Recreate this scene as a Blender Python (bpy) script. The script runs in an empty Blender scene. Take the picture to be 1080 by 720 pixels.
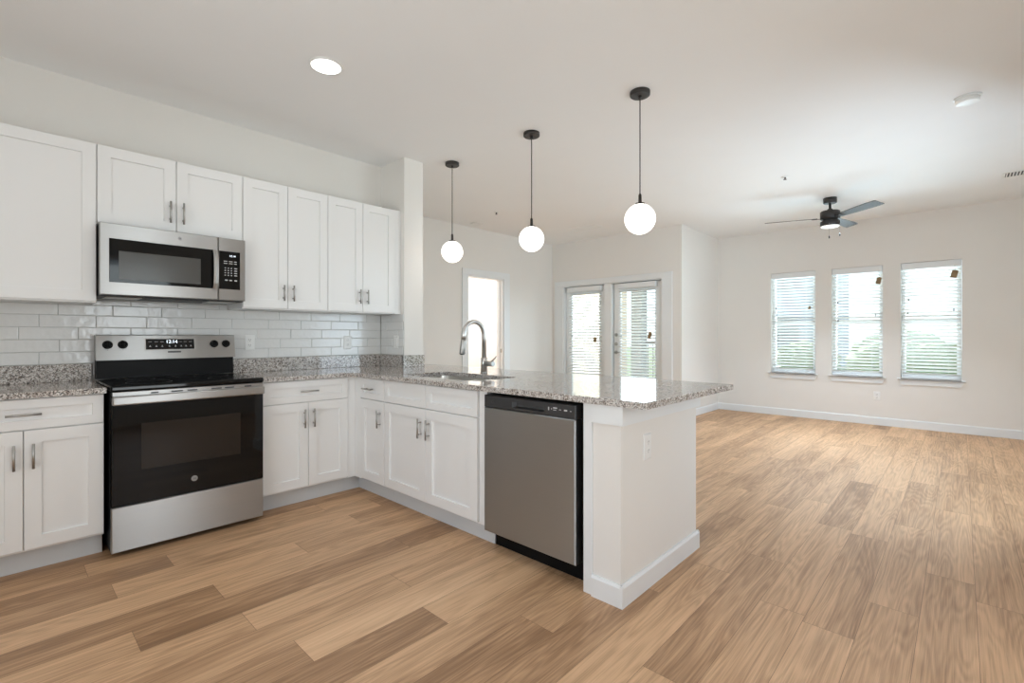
import bpy, bmesh, math, random
from mathutils import Vector, Matrix
random.seed(7)
sc = bpy.context.scene
COL = sc.collection
PI = math.pi
R = math.radians

# ------------------------------------------------------------------ camera
CAM = (0.0, 0.0, 1.1924)
cd = bpy.data.cameras.new('camera'); cam = bpy.data.objects.new('camera', cd); COL.objects.link(cam)
cam.location = CAM
cam.rotation_euler = (R(90), 0, R(43.0738 - 90))
cd.sensor_width = 36; cd.lens = 505.96/1080*36
cd.shift_y = -(360-354.035)/1080
cd.clip_start = .02; cd.clip_end = 300
sc.camera = cam

# ------------------------------------------------------------------ view + light
sc.view_settings.view_transform = 'Standard'
sc.view_settings.look = 'None'
sc.view_settings.gamma = 1
sc.view_settings.use_curve_mapping = False
sc.view_settings.exposure = 0.16
sc.cycles.use_denoising = True
sc.cycles.max_bounces = 10
sc.cycles.diffuse_bounces = 6
sc.cycles.glossy_bounces = 4
sc.cycles.transmission_bounces = 6
sc.cycles.transparent_max_bounces = 12
sc.cycles.sample_clamp_indirect = 6
sc.cycles.caustics_reflective = False
sc.cycles.caustics_refractive = False

DOWN_W = 1.5      # each recessed downlight
GLOBE_W = 0.9      # each globe pendant
FAN_W = 19.0
WIN_W = 76.0      # sky light falling on each window from outside
PATIO_W = 210.0    # the same on the glazed doors
SIDE_W = 50.0      # fill lamp at an unseen wide window added in the side wall
FRONT_W = 24.0     # fill lamp at a tall window invented behind the camera
END_W = 35.0       # fill lamp at an unseen end-wall window, added to brighten the kitchen
SUN = 6.0
SKY = 2.2

w = bpy.data.worlds.new('sky'); sc.world = w; w.use_nodes = True
nt = w.node_tree; nt.nodes.clear()
out = nt.nodes.new('ShaderNodeOutputWorld'); bg = nt.nodes.new('ShaderNodeBackground')
tc = nt.nodes.new('ShaderNodeTexCoord'); sx = nt.nodes.new('ShaderNodeSeparateXYZ')
rp = nt.nodes.new('ShaderNodeValToRGB')
rp.color_ramp.elements[0].position = 0.0; rp.color_ramp.elements[0].color = (.86, .93, 1, 1)
rp.color_ramp.elements[1].position = .55; rp.color_ramp.elements[1].color = (.42, .60, 1, 1)
nt.links.new(tc.outputs['Generated'], sx.inputs[0]); nt.links.new(sx.outputs['Z'], rp.inputs[0])
nt.links.new(rp.outputs[0], bg.inputs[0]); bg.inputs[1].default_value = SKY
nt.links.new(bg.outputs[0], out.inputs[0])

sl = bpy.data.lights.new('sun', 'SUN'); so = bpy.data.objects.new('sun', sl); COL.objects.link(so)
sl.energy = SUN; sl.angle = R(.5); sl.color = (1, .95, .86)
so.rotation_euler = Vector((-.69, -.72, -.88)).to_track_quat('-Z', 'Y').to_euler()
so.location = (14, 8, 9)

def area(name, loc, direction, sx_, sy_, power, color=(1, 1, 1), shape='RECTANGLE', spread=180):
    l = bpy.data.lights.new(name, 'AREA'); o = bpy.data.objects.new(name, l); COL.objects.link(o)
    l.shape = shape; l.size = sx_; l.size_y = sy_; l.energy = power; l.color = color; l.spread = R(spread)
    o.location = loc
    o.rotation_euler = Vector(direction).to_track_quat('-Z', 'Y').to_euler()
    return o
DAY = (.79, .945, 1.09); DAY_K = (.91, .955, .985); XW_ = 8.036
area('side_fill', (4.8, -.78, 1.25), (.6, 1, -.12), 2.7, 1.35, SIDE_W, (.76, .94, 1.12))
area('front_fill', (1.35, -1.42, 1.3), (0, 1, .3), .8, 1.9, FRONT_W, DAY_K)
area('end_fill', (-1.42, 1.2, 1.4), (1, 0, .2), 1.9, 1.7, END_W, DAY_K)
for yc in (1.82, 1.0435, .279):
    area('window_daylight', (XW_+.55, yc, 1.55), (-1, 0, -.12), .62, 1.6, WIN_W, DAY)
area('patio_daylight', (8.7, 4.05, 1.35), (-1, 0, -.05), 2.1, 2.3, PATIO_W, DAY)

# ------------------------------------------------------------------ materials
def new_mat(name):
    m = bpy.data.materials.new(name); m.use_nodes = True
    return m, m.node_tree, m.node_tree.nodes['Principled BSDF']
def N(nt, t, **k):
    n = nt.nodes.new(t)
    for a, b in k.items():
        setattr(n, a, b)
    return n
def plain(name, col, rough=.5, metal=0, spec=.5, bump=0, bscale=200, var=0, vscale=3, coat=0):
    m, nt, p = new_mat(name)
    p.inputs['Base Color'].default_value = (*col, 1)
    p.inputs['Roughness'].default_value = rough
    p.inputs['Metallic'].default_value = metal
    p.inputs['Specular IOR Level'].default_value = spec
    p.inputs['Coat Weight'].default_value = coat
    tc = N(nt, 'ShaderNodeTexCoord')
    ns = N(nt, 'ShaderNodeTexNoise'); ns.inputs['Scale'].default_value = vscale
    nt.links.new(tc.outputs['Object'], ns.inputs['Vector'])
    hv = N(nt, 'ShaderNodeHueSaturation'); hv.inputs['Color'].default_value = (*col, 1)
    mr = N(nt, 'ShaderNodeMapRange'); mr.inputs[3].default_value = 1-var; mr.inputs[4].default_value = 1+var
    nt.links.new(ns.outputs['Fac'], mr.inputs[0]); nt.links.new(mr.outputs[0], hv.inputs['Value'])
    nt.links.new(hv.outputs[0], p.inputs['Base Color'])
    if bump:
        n2 = N(nt, 'ShaderNodeTexNoise'); n2.inputs['Scale'].default_value = bscale; n2.inputs['Detail'].default_value = 3
        nt.links.new(tc.outputs['Object'], n2.inputs['Vector'])
        b = N(nt, 'ShaderNodeBump'); b.inputs['Strength'].default_value = bump; b.inputs['Distance'].default_value = .002
        nt.links.new(n2.outputs['Fac'], b.inputs['Height']); nt.links.new(b.outputs[0], p.inputs['Normal'])
    return m
def glow(name, col, strength):
    m, nt, p = new_mat(name)
    p.inputs['Base Color'].default_value = (.9, .9, .88, 1)
    p.inputs['Emission Color'].default_value = (*col, 1); p.inputs['Emission Strength'].default_value = strength
    return m
def brushed(name, col, rough, axis, aniso=0):
    m, nt, p = new_mat(name)
    p.inputs['Metallic'].default_value = 1; p.inputs['Roughness'].default_value = rough
    tc = N(nt, 'ShaderNodeTexCoord'); mp = N(nt, 'ShaderNodeMapping')
    s = [700, 700, 700]; s[axis] = 2.5; mp.inputs['Scale'].default_value = s
    ns = N(nt, 'ShaderNodeTexNoise'); ns.inputs['Scale'].default_value = 1; ns.inputs['Detail'].default_value = 4
    nt.links.new(tc.outputs['Object'], mp.inputs[0]); nt.links.new(mp.outputs[0], ns.inputs['Vector'])
    r = N(nt, 'ShaderNodeValToRGB')
    r.color_ramp.elements[0].color = (*[c*.95 for c in col], 1); r.color_ramp.elements[1].color = (*[min(1, c*1.05) for c in col], 1)
    nt.links.new(ns.outputs['Fac'], r.inputs[0]); nt.links.new(r.outputs[0], p.inputs['Base Color'])
    if aniso:
        tg = N(nt, 'ShaderNodeTangent', direction_type='RADIAL', axis='Z'); nt.links.new(tg.outputs[0], p.inputs['Tangent'])
        p.inputs['Anisotropic'].default_value = aniso; p.inputs['Anisotropic Rotation'].default_value = .25
    return m

M = {}
M['wall'] = plain('wall_paint', (.79, .765, .725), .75, spec=.25, bump=.25, bscale=160, var=.012)
M['ceiling'] = plain('ceiling_paint', (.87, .87, .865), .85, spec=.15, bump=.2, bscale=140, var=.012)
M['trim'] = plain('trim_paint', (.785, .80, .80), .35, spec=.45)
M['cab'] = plain('cabinet_paint', (.82, .82, .81), .38, spec=.45)
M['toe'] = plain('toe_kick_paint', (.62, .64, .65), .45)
M['gap'] = plain('cabinet_edge', (.55, .55, .54), .6)
M['plastic'] = plain('white_plastic', (.82, .82, .80), .35)
M['slot'] = plain('dark_slot', (.05, .05, .05), .5)
M['steel'] = brushed('brushed_steel', (.42, .415, .405), .36, 0, .9)
M['steel_v'] = brushed('brushed_steel_dishwasher', (.44, .455, .465), .42, 1, .9)
M['nickel'] = brushed('brushed_nickel', (.44, .43, .41), .42, 2)
M['sinksteel'] = brushed('sink_steel', (.66, .64, .60), .3, 1)
M['chrome'] = plain('faucet_nickel', (.56, .55, .53), .28, metal=1)
M['blackglass'] = plain('black_glass', (.005, .005, .005), .05, spec=.28)
M['ovenwindow'] = plain('oven_window_glass', (.022, .018, .015), .08, spec=.28)
M['mwwindow'] = plain('microwave_window_mesh', (.085, .082, .076), .16, spec=.3)
M['black'] = plain('black_enamel', (.008, .008, .008), .35, spec=.08)
M['blackmatte'] = plain('black_matte', (.02, .02, .02), .5)
M['dwpanel'] = plain('dark_grey_plastic', (.035, .035, .036), .35)
M['bronze'] = plain('dark_bronze', (.022, .018, .016), .45)
M['fanblade'] = plain('fan_blade', (.07, .068, .065), .55, spec=.12)
M['tag'] = plain('brown_card', (.23, .15, .07), .7)
M['legend'] = plain('grey_print', (.55, .55, .55), .5)
M['badge'] = plain('badge_metal', (.33, .33, .33), .35, metal=.6)
M['globe'] = glow('opal_glass_lit', (1, .93, .86), 1.6)
M['lens'] = glow('downlight_lens', (1, .97, .93), 3)
M['fanlens'] = glow('fan_lens', (1, .96, .9), .5)  # faint glow added; the lens itself looks unlit
M['clock'] = glow('clock_digits', (.75, .88, 1), 1.6)
M['grille'] = plain('vent_dark', (.08, .08, .08), .7)
M['stucco'] = plain('beige_stucco', (.60, .48, .36), .9, bump=.4, bscale=60)
M['column'] = plain('grey_column', (.23, .22, .21), .8)
M['rail'] = plain('railing_paint', (.10, .09, .08), .5)
M['concrete'] = plain('patio_concrete', (.52, .50, .47), .9, var=.08)
M['siding'] = plain('neighbour_siding', (.36, .39, .44), .8)
M['roofing'] = plain('neighbour_roof', (.18, .17, .17), .9)
M['filter'] = brushed('aluminium_filter', (.55, .55, .53), .45, 0)

def grass_mat():
    m, nt, p = new_mat('lawn')
    tc = N(nt, 'ShaderNodeTexCoord'); ns = N(nt, 'ShaderNodeTexNoise'); ns.inputs['Scale'].default_value = 3; ns.inputs['Detail'].default_value = 8
    r = N(nt, 'ShaderNodeValToRGB'); r.color_ramp.elements[0].color = (.20, .25, .09, 1); r.color_ramp.elements[1].color = (.40, .44, .22, 1)
    nt.links.new(tc.outputs['Object'], ns.inputs['Vector']); nt.links.new(ns.outputs['Fac'], r.inputs[0]); nt.links.new(r.outputs[0], p.inputs['Base Color'])
    p.inputs['Roughness'].default_value = .9
    return m
M['grass'] = grass_mat()
def leaf_mat():
    m, nt, p = new_mat('hedge_leaves')
    tc = N(nt, 'ShaderNodeTexCoord'); ns = N(nt, 'ShaderNodeTexNoise'); ns.inputs['Scale'].default_value = 9; ns.inputs['Detail'].default_value = 6
    r = N(nt, 'ShaderNodeValToRGB'); r.color_ramp.elements[0].color = (.07, .11, .03, 1); r.color_ramp.elements[1].color = (.30, .36, .14, 1)
    nt.links.new(tc.outputs['Object'], ns.inputs['Vector']); nt.links.new(ns.outputs['Fac'], r.inputs[0]); nt.links.new(r.outputs[0], p.inputs['Base Color'])
    return m
M['leaf'] = leaf_mat()

def glass_mat():
    m = bpy.data.materials.new('window_glass'); m.use_nodes = True; nt = m.node_tree; nt.nodes.clear()
    o = N(nt, 'ShaderNodeOutputMaterial'); mx = N(nt, 'ShaderNodeMixShader'); t = N(nt, 'ShaderNodeBsdfTransparent'); g = N(nt, 'ShaderNodeBsdfGlossy')
    g.inputs['Roughness'].default_value = .02; t.inputs[0].default_value = (.93, .96, .95, 1)
    f = N(nt, 'ShaderNodeFresnel'); f.inputs[0].default_value = 1.45
    nt.links.new(f.outputs[0], mx.inputs[0]); nt.links.new(t.outputs[0], mx.inputs[1]); nt.links.new(g.outputs[0], mx.inputs[2]); nt.links.new(mx.outputs[0], o.inputs[0])
    return m
M['glass'] = glass_mat()
def slat_mat():
    m = bpy.data.materials.new('blind_slat'); m.use_nodes = True; nt = m.node_tree; p = nt.nodes['Principled BSDF']
    p.inputs['Base Color'].default_value = (.86, .85, .82, 1); p.inputs['Roughness'].default_value = .45
    o = nt.nodes['Material Output']; mx = N(nt, 'ShaderNodeMixShader'); t = N(nt, 'ShaderNodeBsdfTranslucent'); t.inputs[0].default_value = (.95, .93, .86, 1)
    mx.inputs[0].default_value = .11
    nt.links.new(p.outputs[0], mx.inputs[1]); nt.links.new(t.outputs[0], mx.inputs[2]); nt.links.new(mx.outputs[0], o.inputs[0])
    return m
M['slat'] = slat_mat()

def granite_mat():
    m, nt, p = new_mat('speckled_granite')
    tc = N(nt, 'ShaderNodeTexCoord')
    v = N(nt, 'ShaderNodeTexVoronoi'); v.inputs['Scale'].default_value = 230
    v2 = N(nt, 'ShaderNodeTexVoronoi'); v2.inputs['Scale'].default_value = 90
    nz = N(nt, 'ShaderNodeTexNoise'); nz.inputs['Scale'].default_value = 40; nz.inputs['Detail'].default_value = 4
    for n in (v, v2, nz): nt.links.new(tc.outputs['Object'], n.inputs['Vector'])
    s = N(nt, 'ShaderNodeSeparateColor'); nt.links.new(v.outputs['Color'], s.inputs[0])
    s2 = N(nt, 'ShaderNodeSeparateColor'); nt.links.new(v2.outputs['Color'], s2.inputs[0])
    r = N(nt, 'ShaderNodeValToRGB'); cr = r.color_ramp; cr.interpolation = 'CONSTANT'
    cols = [(0, (.07, .065, .062)), (.10, (.17, .15, .14)), (.22, (.34, .31, .28)), (.38, (.53, .48, .44)), (.62, (.64, .605, .57)), (.86, (.74, .725, .70))]
    cr.elements[0].position = 0; cr.elements[0].color = (*cols[0][1], 1)
    cr.elements[1].position = cols[1][0]; cr.elements[1].color = (*cols[1][1], 1)
    for a, c in cols[2:]:
        e = cr.elements.new(a); e.color = (*c, 1)
    nt.links.new(s.outputs[0], r.inputs[0])
    r2 = N(nt, 'ShaderNodeValToRGB'); r2.color_ramp.elements[0].position = .12; r2.color_ramp.elements[0].color = (.42, .37, .34, 1); r2.color_ramp.elements[1].position = .3; r2.color_ramp.elements[1].color = (1, 1, 1, 1)
    nt.links.new(s2.outputs[1], r2.inputs[0])
    mu = N(nt, 'ShaderNodeMix', data_type='RGBA', blend_type='MULTIPLY'); mu.inputs[0].default_value = .8
    nt.links.new(r.outputs[0], mu.inputs[6]); nt.links.new(r2.outputs[0], mu.inputs[7])
    nt.links.new(mu.outputs[2], p.inputs['Base Color'])
    p.inputs['Roughness'].default_value = .08; p.inputs['Specular IOR Level'].default_value = .55
    return m
M['granite'] = granite_mat()

def tile_mat():
    m, nt, p = new_mat('glazed_white_tile')
    p.inputs['Base Color'].default_value = (.75, .75, .735, 1); p.inputs['Roughness'].default_value = .14
    tc = N(nt, 'ShaderNodeTexCoord'); ns = N(nt, 'ShaderNodeTexNoise'); ns.inputs['Scale'].default_value = 26; ns.inputs['Detail'].default_value = 1.5
    nt.links.new(tc.outputs['Object'], ns.inputs['Vector'])
    b = N(nt, 'ShaderNodeBump'); b.inputs['Strength'].default_value = .35; b.inputs['Distance'].default_value = .006
    nt.links.new(ns.outputs['Fac'], b.inputs['Height']); nt.links.new(b.outputs[0], p.inputs['Normal'])
    return m
M['tile'] = tile_mat()
M['grout'] = plain('grey_grout', (.55, .55, .53), .9)

def floor_mat():
    m, nt, p = new_mat('oak_plank_floor')
    tc = N(nt, 'ShaderNodeTexCoord')
    at = N(nt, 'ShaderNodeAttribute'); at.attribute_name = 'tone'
    sd = N(nt, 'ShaderNodeAttribute'); sd.attribute_name = 'seed'
    sc_ = N(nt, 'ShaderNodeVectorMath', operation='SCALE'); cb = N(nt, 'ShaderNodeCombineXYZ')
    cb.inputs[0].default_value = 7.3; cb.inputs[1].default_value = 3.1; cb.inputs[2].default_value = 11.7
    nt.links.new(cb.outputs[0], sc_.inputs[0]); nt.links.new(sd.outputs['Fac'], sc_.inputs['Scale'])
    ad = N(nt, 'ShaderNodeVectorMath', operation='ADD')
    nt.links.new(tc.outputs['Object'], ad.inputs[0]); nt.links.new(sc_.outputs[0], ad.inputs[1])
    def noise(scale, detail, dist=0, rough=.5):
        mp = N(nt, 'ShaderNodeMapping'); mp.inputs['Scale'].default_value = scale
        n = N(nt, 'ShaderNodeTexNoise'); n.inputs['Scale'].default_value = 1; n.inputs['Detail'].default_value = detail
        n.inputs['Distortion'].default_value = dist; n.inputs['Roughness'].default_value = rough
        nt.links.new(ad.outputs[0], mp.inputs[0]); nt.links.new(mp.outputs[0], n.inputs['Vector'])
        return n.outputs['Fac']
    broad = noise((1.0, 7.5, 1), 3, .6)
    streak = noise((1.5, 80, 1), 4, .35, .62)
    fine = noise((5, 260, 1), 3, 0, .6)
    # cathedral figure: bands of a slowly warped field
    mp = N(nt, 'ShaderNodeMapping'); mp.inputs['Scale'].default_value = (.9, 9, 1)
    fg = N(nt, 'ShaderNodeTexNoise'); fg.inputs['Scale'].default_value = 1; fg.inputs['Detail'].default_value = 2; fg.inputs['Roughness'].default_value = .4
    nt.links.new(ad.outputs[0], mp.inputs[0]); nt.links.new(mp.outputs[0], fg.inputs['Vector'])
    mu = N(nt, 'ShaderNodeMath', operation='MULTIPLY'); mu.inputs[1].default_value = 95
    sn = N(nt, 'ShaderNodeMath', operation='SINE')
    nt.links.new(fg.outputs['Fac'], mu.inputs[0]); nt.links.new(mu.outputs[0], sn.inputs[0])
    def madd(a, k, c):
        n = N(nt, 'ShaderNodeMath', operation='MULTIPLY_ADD'); n.inputs[1].default_value = k
        nt.links.new(a, n.inputs[0])
        if isinstance(c, float): n.inputs[2].default_value = c
        else: nt.links.new(c, n.inputs[2])
        return n.outputs[0]
    v = madd(at.outputs['Fac'], .50, -.385)
    v = madd(broad, .50, v)
    v = madd(streak, .46, v)
    v = madd(fine, .36, v)
    v = madd(sn.outputs[0], .045, v)
    r = N(nt, 'ShaderNodeValToRGB'); cr = r.color_ramp
    cr.elements[0].position = .0; cr.elements[0].color = (.12, .056, .023, 1)
    cr.elements[1].position = 1; cr.elements[1].color = (.86, .58, .35, 1)
    e = cr.elements.new(.35); e.color = (.32, .172, .08, 1)
    e = cr.elements.new(.65); e.color = (.65, .40, .22, 1)
    nt.links.new(v, r.inputs[0]); nt.links.new(r.outputs[0], p.inputs['Base Color'])
    mr = N(nt, 'ShaderNodeMapRange'); mr.inputs[3].default_value = .42; mr.inputs[4].default_value = .62
    nt.links.new(streak, mr.inputs[0]); nt.links.new(mr.outputs[0], p.inputs['Roughness'])
    p.inputs['Specular IOR Level'].default_value = .9
    b = N(nt, 'ShaderNodeBump'); b.inputs['Strength'].default_value = .35; b.inputs['Distance'].default_value = .001
    nt.links.new(streak, b.inputs['Height']); nt.links.new(b.outputs[0], p.inputs['Normal'])
    return m
M['floor'] = floor_mat()

# ------------------------------------------------------------------ mesh helpers
def PX(u, w_, z): return Vector((u, -w_, z))           # unused default
def range_map(yface): return lambda u, o, z: Vector((u, yface-o, z))      # faces -Y
def pen_map(xface): return lambda u, o, z: Vector((xface-o, u, z))        # faces -X
def south_map(yface): return range_map(yface)
WORLD = lambda x, y, z: Vector((x, y, z))

class MB:
    def __init__(s): s.bm = bmesh.new()
    def box(s, x0, x1, y0, y1, z0, z1, bev=0, seg=2, f=WORLD):
        t = bmesh.new()
        vs = [t.verts.new((x, y, z)) for x in (min(x0, x1), max(x0, x1)) for y in (min(y0, y1), max(y0, y1)) for z in (min(z0, z1), max(z0, z1))]
        for q in ((0, 1, 3, 2), (4, 6, 7, 5), (0, 4, 5, 1), (2, 3, 7, 6), (0, 2, 6, 4), (1, 5, 7, 3)):
            t.faces.new([vs[i] for i in q])
        if bev:
            bmesh.ops.bevel(t, geom=list(t.edges), offset=bev, segments=seg, affect='EDGES', profile=.5)
        s.add(t, f); return s
    def add(s, t, f=WORLD):
        mp = {}
        for v in t.verts: mp[v] = s.bm.verts.new(f(*v.co))
        for fa in t.faces:
            try:
                n = s.bm.faces.new([mp[v] for v in fa.verts]); n.smooth = fa.smooth
            except ValueError: pass
        t.free()
    def loops(s, rings, f=WORLD, cap0=True, cap1=True, smooth=False):
        R_ = [[s.bm.verts.new(f(*p)) for p in r] for r in rings]
        n = len(R_[0])
        for a, b in zip(R_, R_[1:]):
            for i in range(n):
                fa = s.bm.faces.new((a[i], a[(i+1) % n], b[(i+1) % n], b[i])); fa.smooth = smooth
        if cap0: s.bm.faces.new(list(reversed(R_[0])))
        if cap1: s.bm.faces.new(R_[-1])
        return s
    def rects(s, u0, u1, z0, z1, prof, f):
        """nested rectangles: prof = [(inset, outward)]"""
        return s.loops([[(u0+i, o, z0+i), (u1-i, o, z0+i), (u1-i, o, z1-i), (u0+i, o, z1-i)] for i, o in prof], f)
    def lathe(s, prof, c=(0, 0, 0), seg=32, axis='z', smooth=True, cap0=True, cap1=True):
        rings = []
        for r, h in prof:
            ring = []
            for i in range(seg):
                a = 2*PI*i/seg; x, y = r*math.cos(a), r*math.sin(a)
                p = {'z': (x, y, h), 'y': (x, h, y), 'x': (h, x, y)}[axis]
                ring.append((p[0]+c[0], p[1]+c[1], p[2]+c[2]))
            rings.append(ring)
        return s.loops(rings, WORLD, cap0, cap1, smooth)
    def tube(s, pts, r, seg=12, smooth=True):
        pts = [Vector(p) for p in pts]; rr = r if isinstance(r, (list, tuple)) else [r]*len(pts)
        up = None; rings = []
        for i, p in enumerate(pts):
            d = (pts[min(i+1, len(pts)-1)]-pts[max(i-1, 0)]).normalized()
            if up is None:
                up = Vector((0, 0, 1)) if abs(d.z) < .9 else Vector((1, 0, 0))
            a = d.cross(up)
            if a.length < 1e-4: a = d.cross(Vector((0, 1, 0)))
            a.normalize(); b = a.cross(d).normalized(); up = b
            rings.append([tuple(p+(a*math.cos(2*PI*k/seg)+b*math.sin(2*PI*k/seg))*rr[i]) for k in range(seg)])
        return s.loops(rings, smooth=smooth)
    def prism(s, poly, lo, hi, f):
        """poly of (a,b); f maps (a,b,c)"""
        return s.loops([[(a, b, lo) for a, b in poly], [(a, b, hi) for a, b in poly]], f)

def root_of(o):
    while o.parent: o = o.parent
    return o
def props(o, label=None, cat=None, group=None, kind=None):
    if label: o['label'] = label
    if cat: o['category'] = cat
    if group: o['group'] = group
    if kind: o['kind'] = kind
    return o
def thing(name, loc, label, cat, group=None):
    o = bpy.data.objects.new(name, None); COL.objects.link(o); o.location = loc; o.empty_display_size = .1
    return props(o, label, cat, group)
def obj(name, mb, mat, parent=None, loc=None, label=None, smooth_angle=None):
    bm = mb.bm
    bmesh.ops.recalc_face_normals(bm, faces=list(bm.faces))
    org = Vector(root_of(parent).location) if parent else Vector(loc or (0, 0, 0))
    for v in bm.verts: v.co -= org
    me = bpy.data.meshes.new(name); bm.to_mesh(me); bm.free()
    me.materials.append(M[mat] if isinstance(mat, str) else mat)
    o = bpy.data.objects.new(name, me); COL.objects.link(o)
    if parent: o.parent = parent
    else: o.location = org
    if label: o['label'] = label
    return o
def struct(name, mb, mat, parent=None):
    o = obj(name, mb, mat, parent)
    o['kind'] = 'structure'
    return o
def copy_tree(o, parent=None):
    c = o.copy(); COL.objects.link(c)
    if parent: c.parent = parent
    for ch in list(o.children): copy_tree(ch, c)
    return c
def text(name, s, size, origin, right, up, mat, parent, extrude=.0004):
    cu = bpy.data.curves.new(name, 'FONT'); cu.body = s; cu.size = size; cu.extrude = extrude
    cu.align_x = 'CENTER'; cu.align_y = 'CENTER'
    to = bpy.data.objects.new(name+'_curve', cu); COL.objects.link(to)
    dg = bpy.context.evaluated_depsgraph_get(); me = bpy.data.meshes.new_from_object(to.evaluated_get(dg))
    bpy.data.objects.remove(to); bpy.data.curves.remove(cu)
    r_, u_ = Vector(right).normalized(), Vector(up).normalized(); n_ = r_.cross(u_)
    off = Vector(origin)-Vector(root_of(parent).location)
    for v in me.vertices: v.co = off + r_*v.co.x + u_*v.co.y + n_*v.co.z
    me.materials.clear(); me.materials.append(M[mat])
    o = bpy.data.objects.new(name, me); COL.objects.link(o); o.parent = parent
    return o

# ------------------------------------------------------------------ room shell
ZC = 2.78
def wall(name, axis, p0, p1, u0, u1, openings=(), z0=0, z1=ZC, mat='wall'):
    mb = MB()
    def bx(a, b, c, d):
        if b-a < 1e-5 or d-c < 1e-5: return
        if axis == 'y': mb.box(a, b, p0, p1, c, d)
        else: mb.box(p0, p1, a, b, c, d)
    cur = u0
    for a, b, c, d in sorted(openings):
        bx(cur, a, z0, z1); bx(a, b, z0, c); bx(a, b, d, z1); cur = b
    bx(cur, u1, z0, z1)
    return struct(name, mb, mat)
XW, YJ, XF, YD = 8.036, 2.897, 6.631, 5.225
WINS = [(1.527, 2.112), (.756, 1.331), (-.012, .570)]
WZ0, WZ1 = .645, 2.135
wall('wall_left', 'y', 3.99, 4.12, -1.4, 2.461)
wall('wall_partition', 'x', 2.461, 2.663, 3.612, YD)
wall('wall_back', 'y', YD, YD+.13, 2.461, XF+.15, [(4.642, 5.393, 0, 2.078)])
wall('wall_patio', 'x', XF, XF+.15, YJ+.15, YD, [(3.195, 4.985, 0, 2.035)])
wall('wall_jog', 'y', YJ, YJ+.15, XF, XW+.16)
wall('wall_window', 'x', XW, XW+.16, -.85, YJ, [(a, b, WZ0, WZ1) for a, b in WINS])
wall('wall_right', 'y', -.85, -.70, 3.2, XW, [(3.4, 6.2, .55, 2.35)])
wall('wall_corner', 'x', 3.05, 3.2, -1.55, -.70)
wall('wall_front', 'y', -1.55, -1.4, -1.4, 3.05, [(.91, 1.79, .25, 2.3)])
wall('wall_end', 'x', -1.55, -1.4, -1.55, 4.12, [(.22, 2.18, .52, 2.28)])
mb = MB(); mb.box(-1.55, XF+.15, -1.55, 8.0, ZC, ZC+.12); mb.box(XF+.15, XW+.16, -1.55, YJ+.15, ZC, ZC+.12); struct('ceiling', mb, 'ceiling')
# second room beyond the doorway
wall('wall_bedroom_far', 'y', 8.0, 8.13, 3.2, 7.6)
wall('wall_bedroom_left', 'x', 3.2, 3.3, YD+.13, 8.0)
wall('wall_bedroom_right', 'x', 6.2, 6.3, YD+.13, 8.0)

# floor: one mesh of planks, each plank with its own tone and grain offset
def build_floor():
    bm = bmesh.new()
    tone = bm.faces.layers.float.new('tone'); seed = bm.faces.layers.float.new('seed')
    Wp, L, Y0, g = .178, 1.22, 1.551, .0007
    joint = {4: .367, 8: .62, 5: .70, 0: 1.272, 1: .788, 7: .368, 6: 1.163, -5: 2.81, -9: 3.19}
    dark = {(4, 0): .16, (8, -1): .20, (0, -1): .14, (1, -1): .36, (5, -1): .30, (7, -1): .40, (4, -1): .62, (8, 0): .66, (0, 0): .72, (1, 0): .85, (5, 0): .60, (6, 0): .58, (6, -1): .66, (7, 0): .62, (-5, -1): .33, (-5, 0): .55, (2, 0): .52, (3, 0): .68}
    k0, k1 = math.floor((-1.4-Y0)/Wp), math.ceil((8.0-Y0)/Wp)
    rnd = random.Random(3)
    for k in range(k0, k1):
        x0 = joint.get(k, rnd.uniform(0, L))
        n0 = math.floor((-1.4-x0)/L); n1 = math.ceil((XW-x0)/L)
        ya, yb = max(-1.4, Y0+k*Wp), min(8.0, Y0+(k+1)*Wp)
        for n in range(n0, n1):
            xa, xb = max(-1.4, x0+n*L), min(XW, x0+(n+1)*L)
            if xb-xa < .01: continue
            f = bm.faces.new([bm.verts.new(p) for p in ((xa+g, ya+g, 0), (xb-g, ya+g, 0), (xb-g, yb-g, 0), (xa+g, yb-g, 0))])
            f[tone] = dark.get((k, n), min(.9, max(.1, rnd.gauss(.5, .12)))); f[seed] = rnd.uniform(0, 40)
    # the slab the planks lie on
    vs = [bm.verts.new(p) for p in ((-1.55, -1.55, -.002), (XW+.1, -1.55, -.002), (XW+.1, 8.1, -.002), (-1.55, 8.1, -.002))]
    f = bm.faces.new(vs); f[tone] = -.6; f[seed] = 0
    me = bpy.data.meshes.new('floor'); bm.to_mesh(me); bm.free(); me.materials.append(M['floor'])
    o = bpy.data.objects.new('floor', me); COL.objects.link(o); o['kind'] = 'structure'
build_floor()

# baseboards (profile with a small chamfer on top)
def baseboard(name, pts_in, h=.095, t=.014):
    """run along a list of ((x,y),(x,y),normal)"""
    mb = MB()
    for (xa, ya), (xb, yb), (nx, ny) in pts_in:
        prof = [(0, 0), (t, 0), (t, h-.012), (t*.55, h), (0, h)]
        mb.loops([[(xa+nx*o, ya+ny*o, z) for o, z in prof], [(xb+nx*o, yb+ny*o, z) for o, z in prof]])
    return struct(name, mb, 'trim')
baseboard('baseboard_window', [((XW-.001, -.70), (XW-.001, YJ), (-1, 0))], .105)
baseboard('baseboard_jog', [((XF, YJ-.001), (XW, YJ-.001), (0, -1))], .105)
baseboard('baseboard_patio', [((XF-.001, YJ), (XF-.001, 3.10), (-1, 0)), ((XF-.001, 5.08), (XF-.001, YD), (-1, 0))], .105)
baseboard('baseboard_back', [((2.663, YD-.001), (4.53, YD-.001), (0, -1)), ((5.525, YD-.001), (XF, YD-.001), (0, -1))], .105)
baseboard('baseboard_right', [((3.2, -.699), (XW, -.699), (0, 1))], .105)

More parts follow.
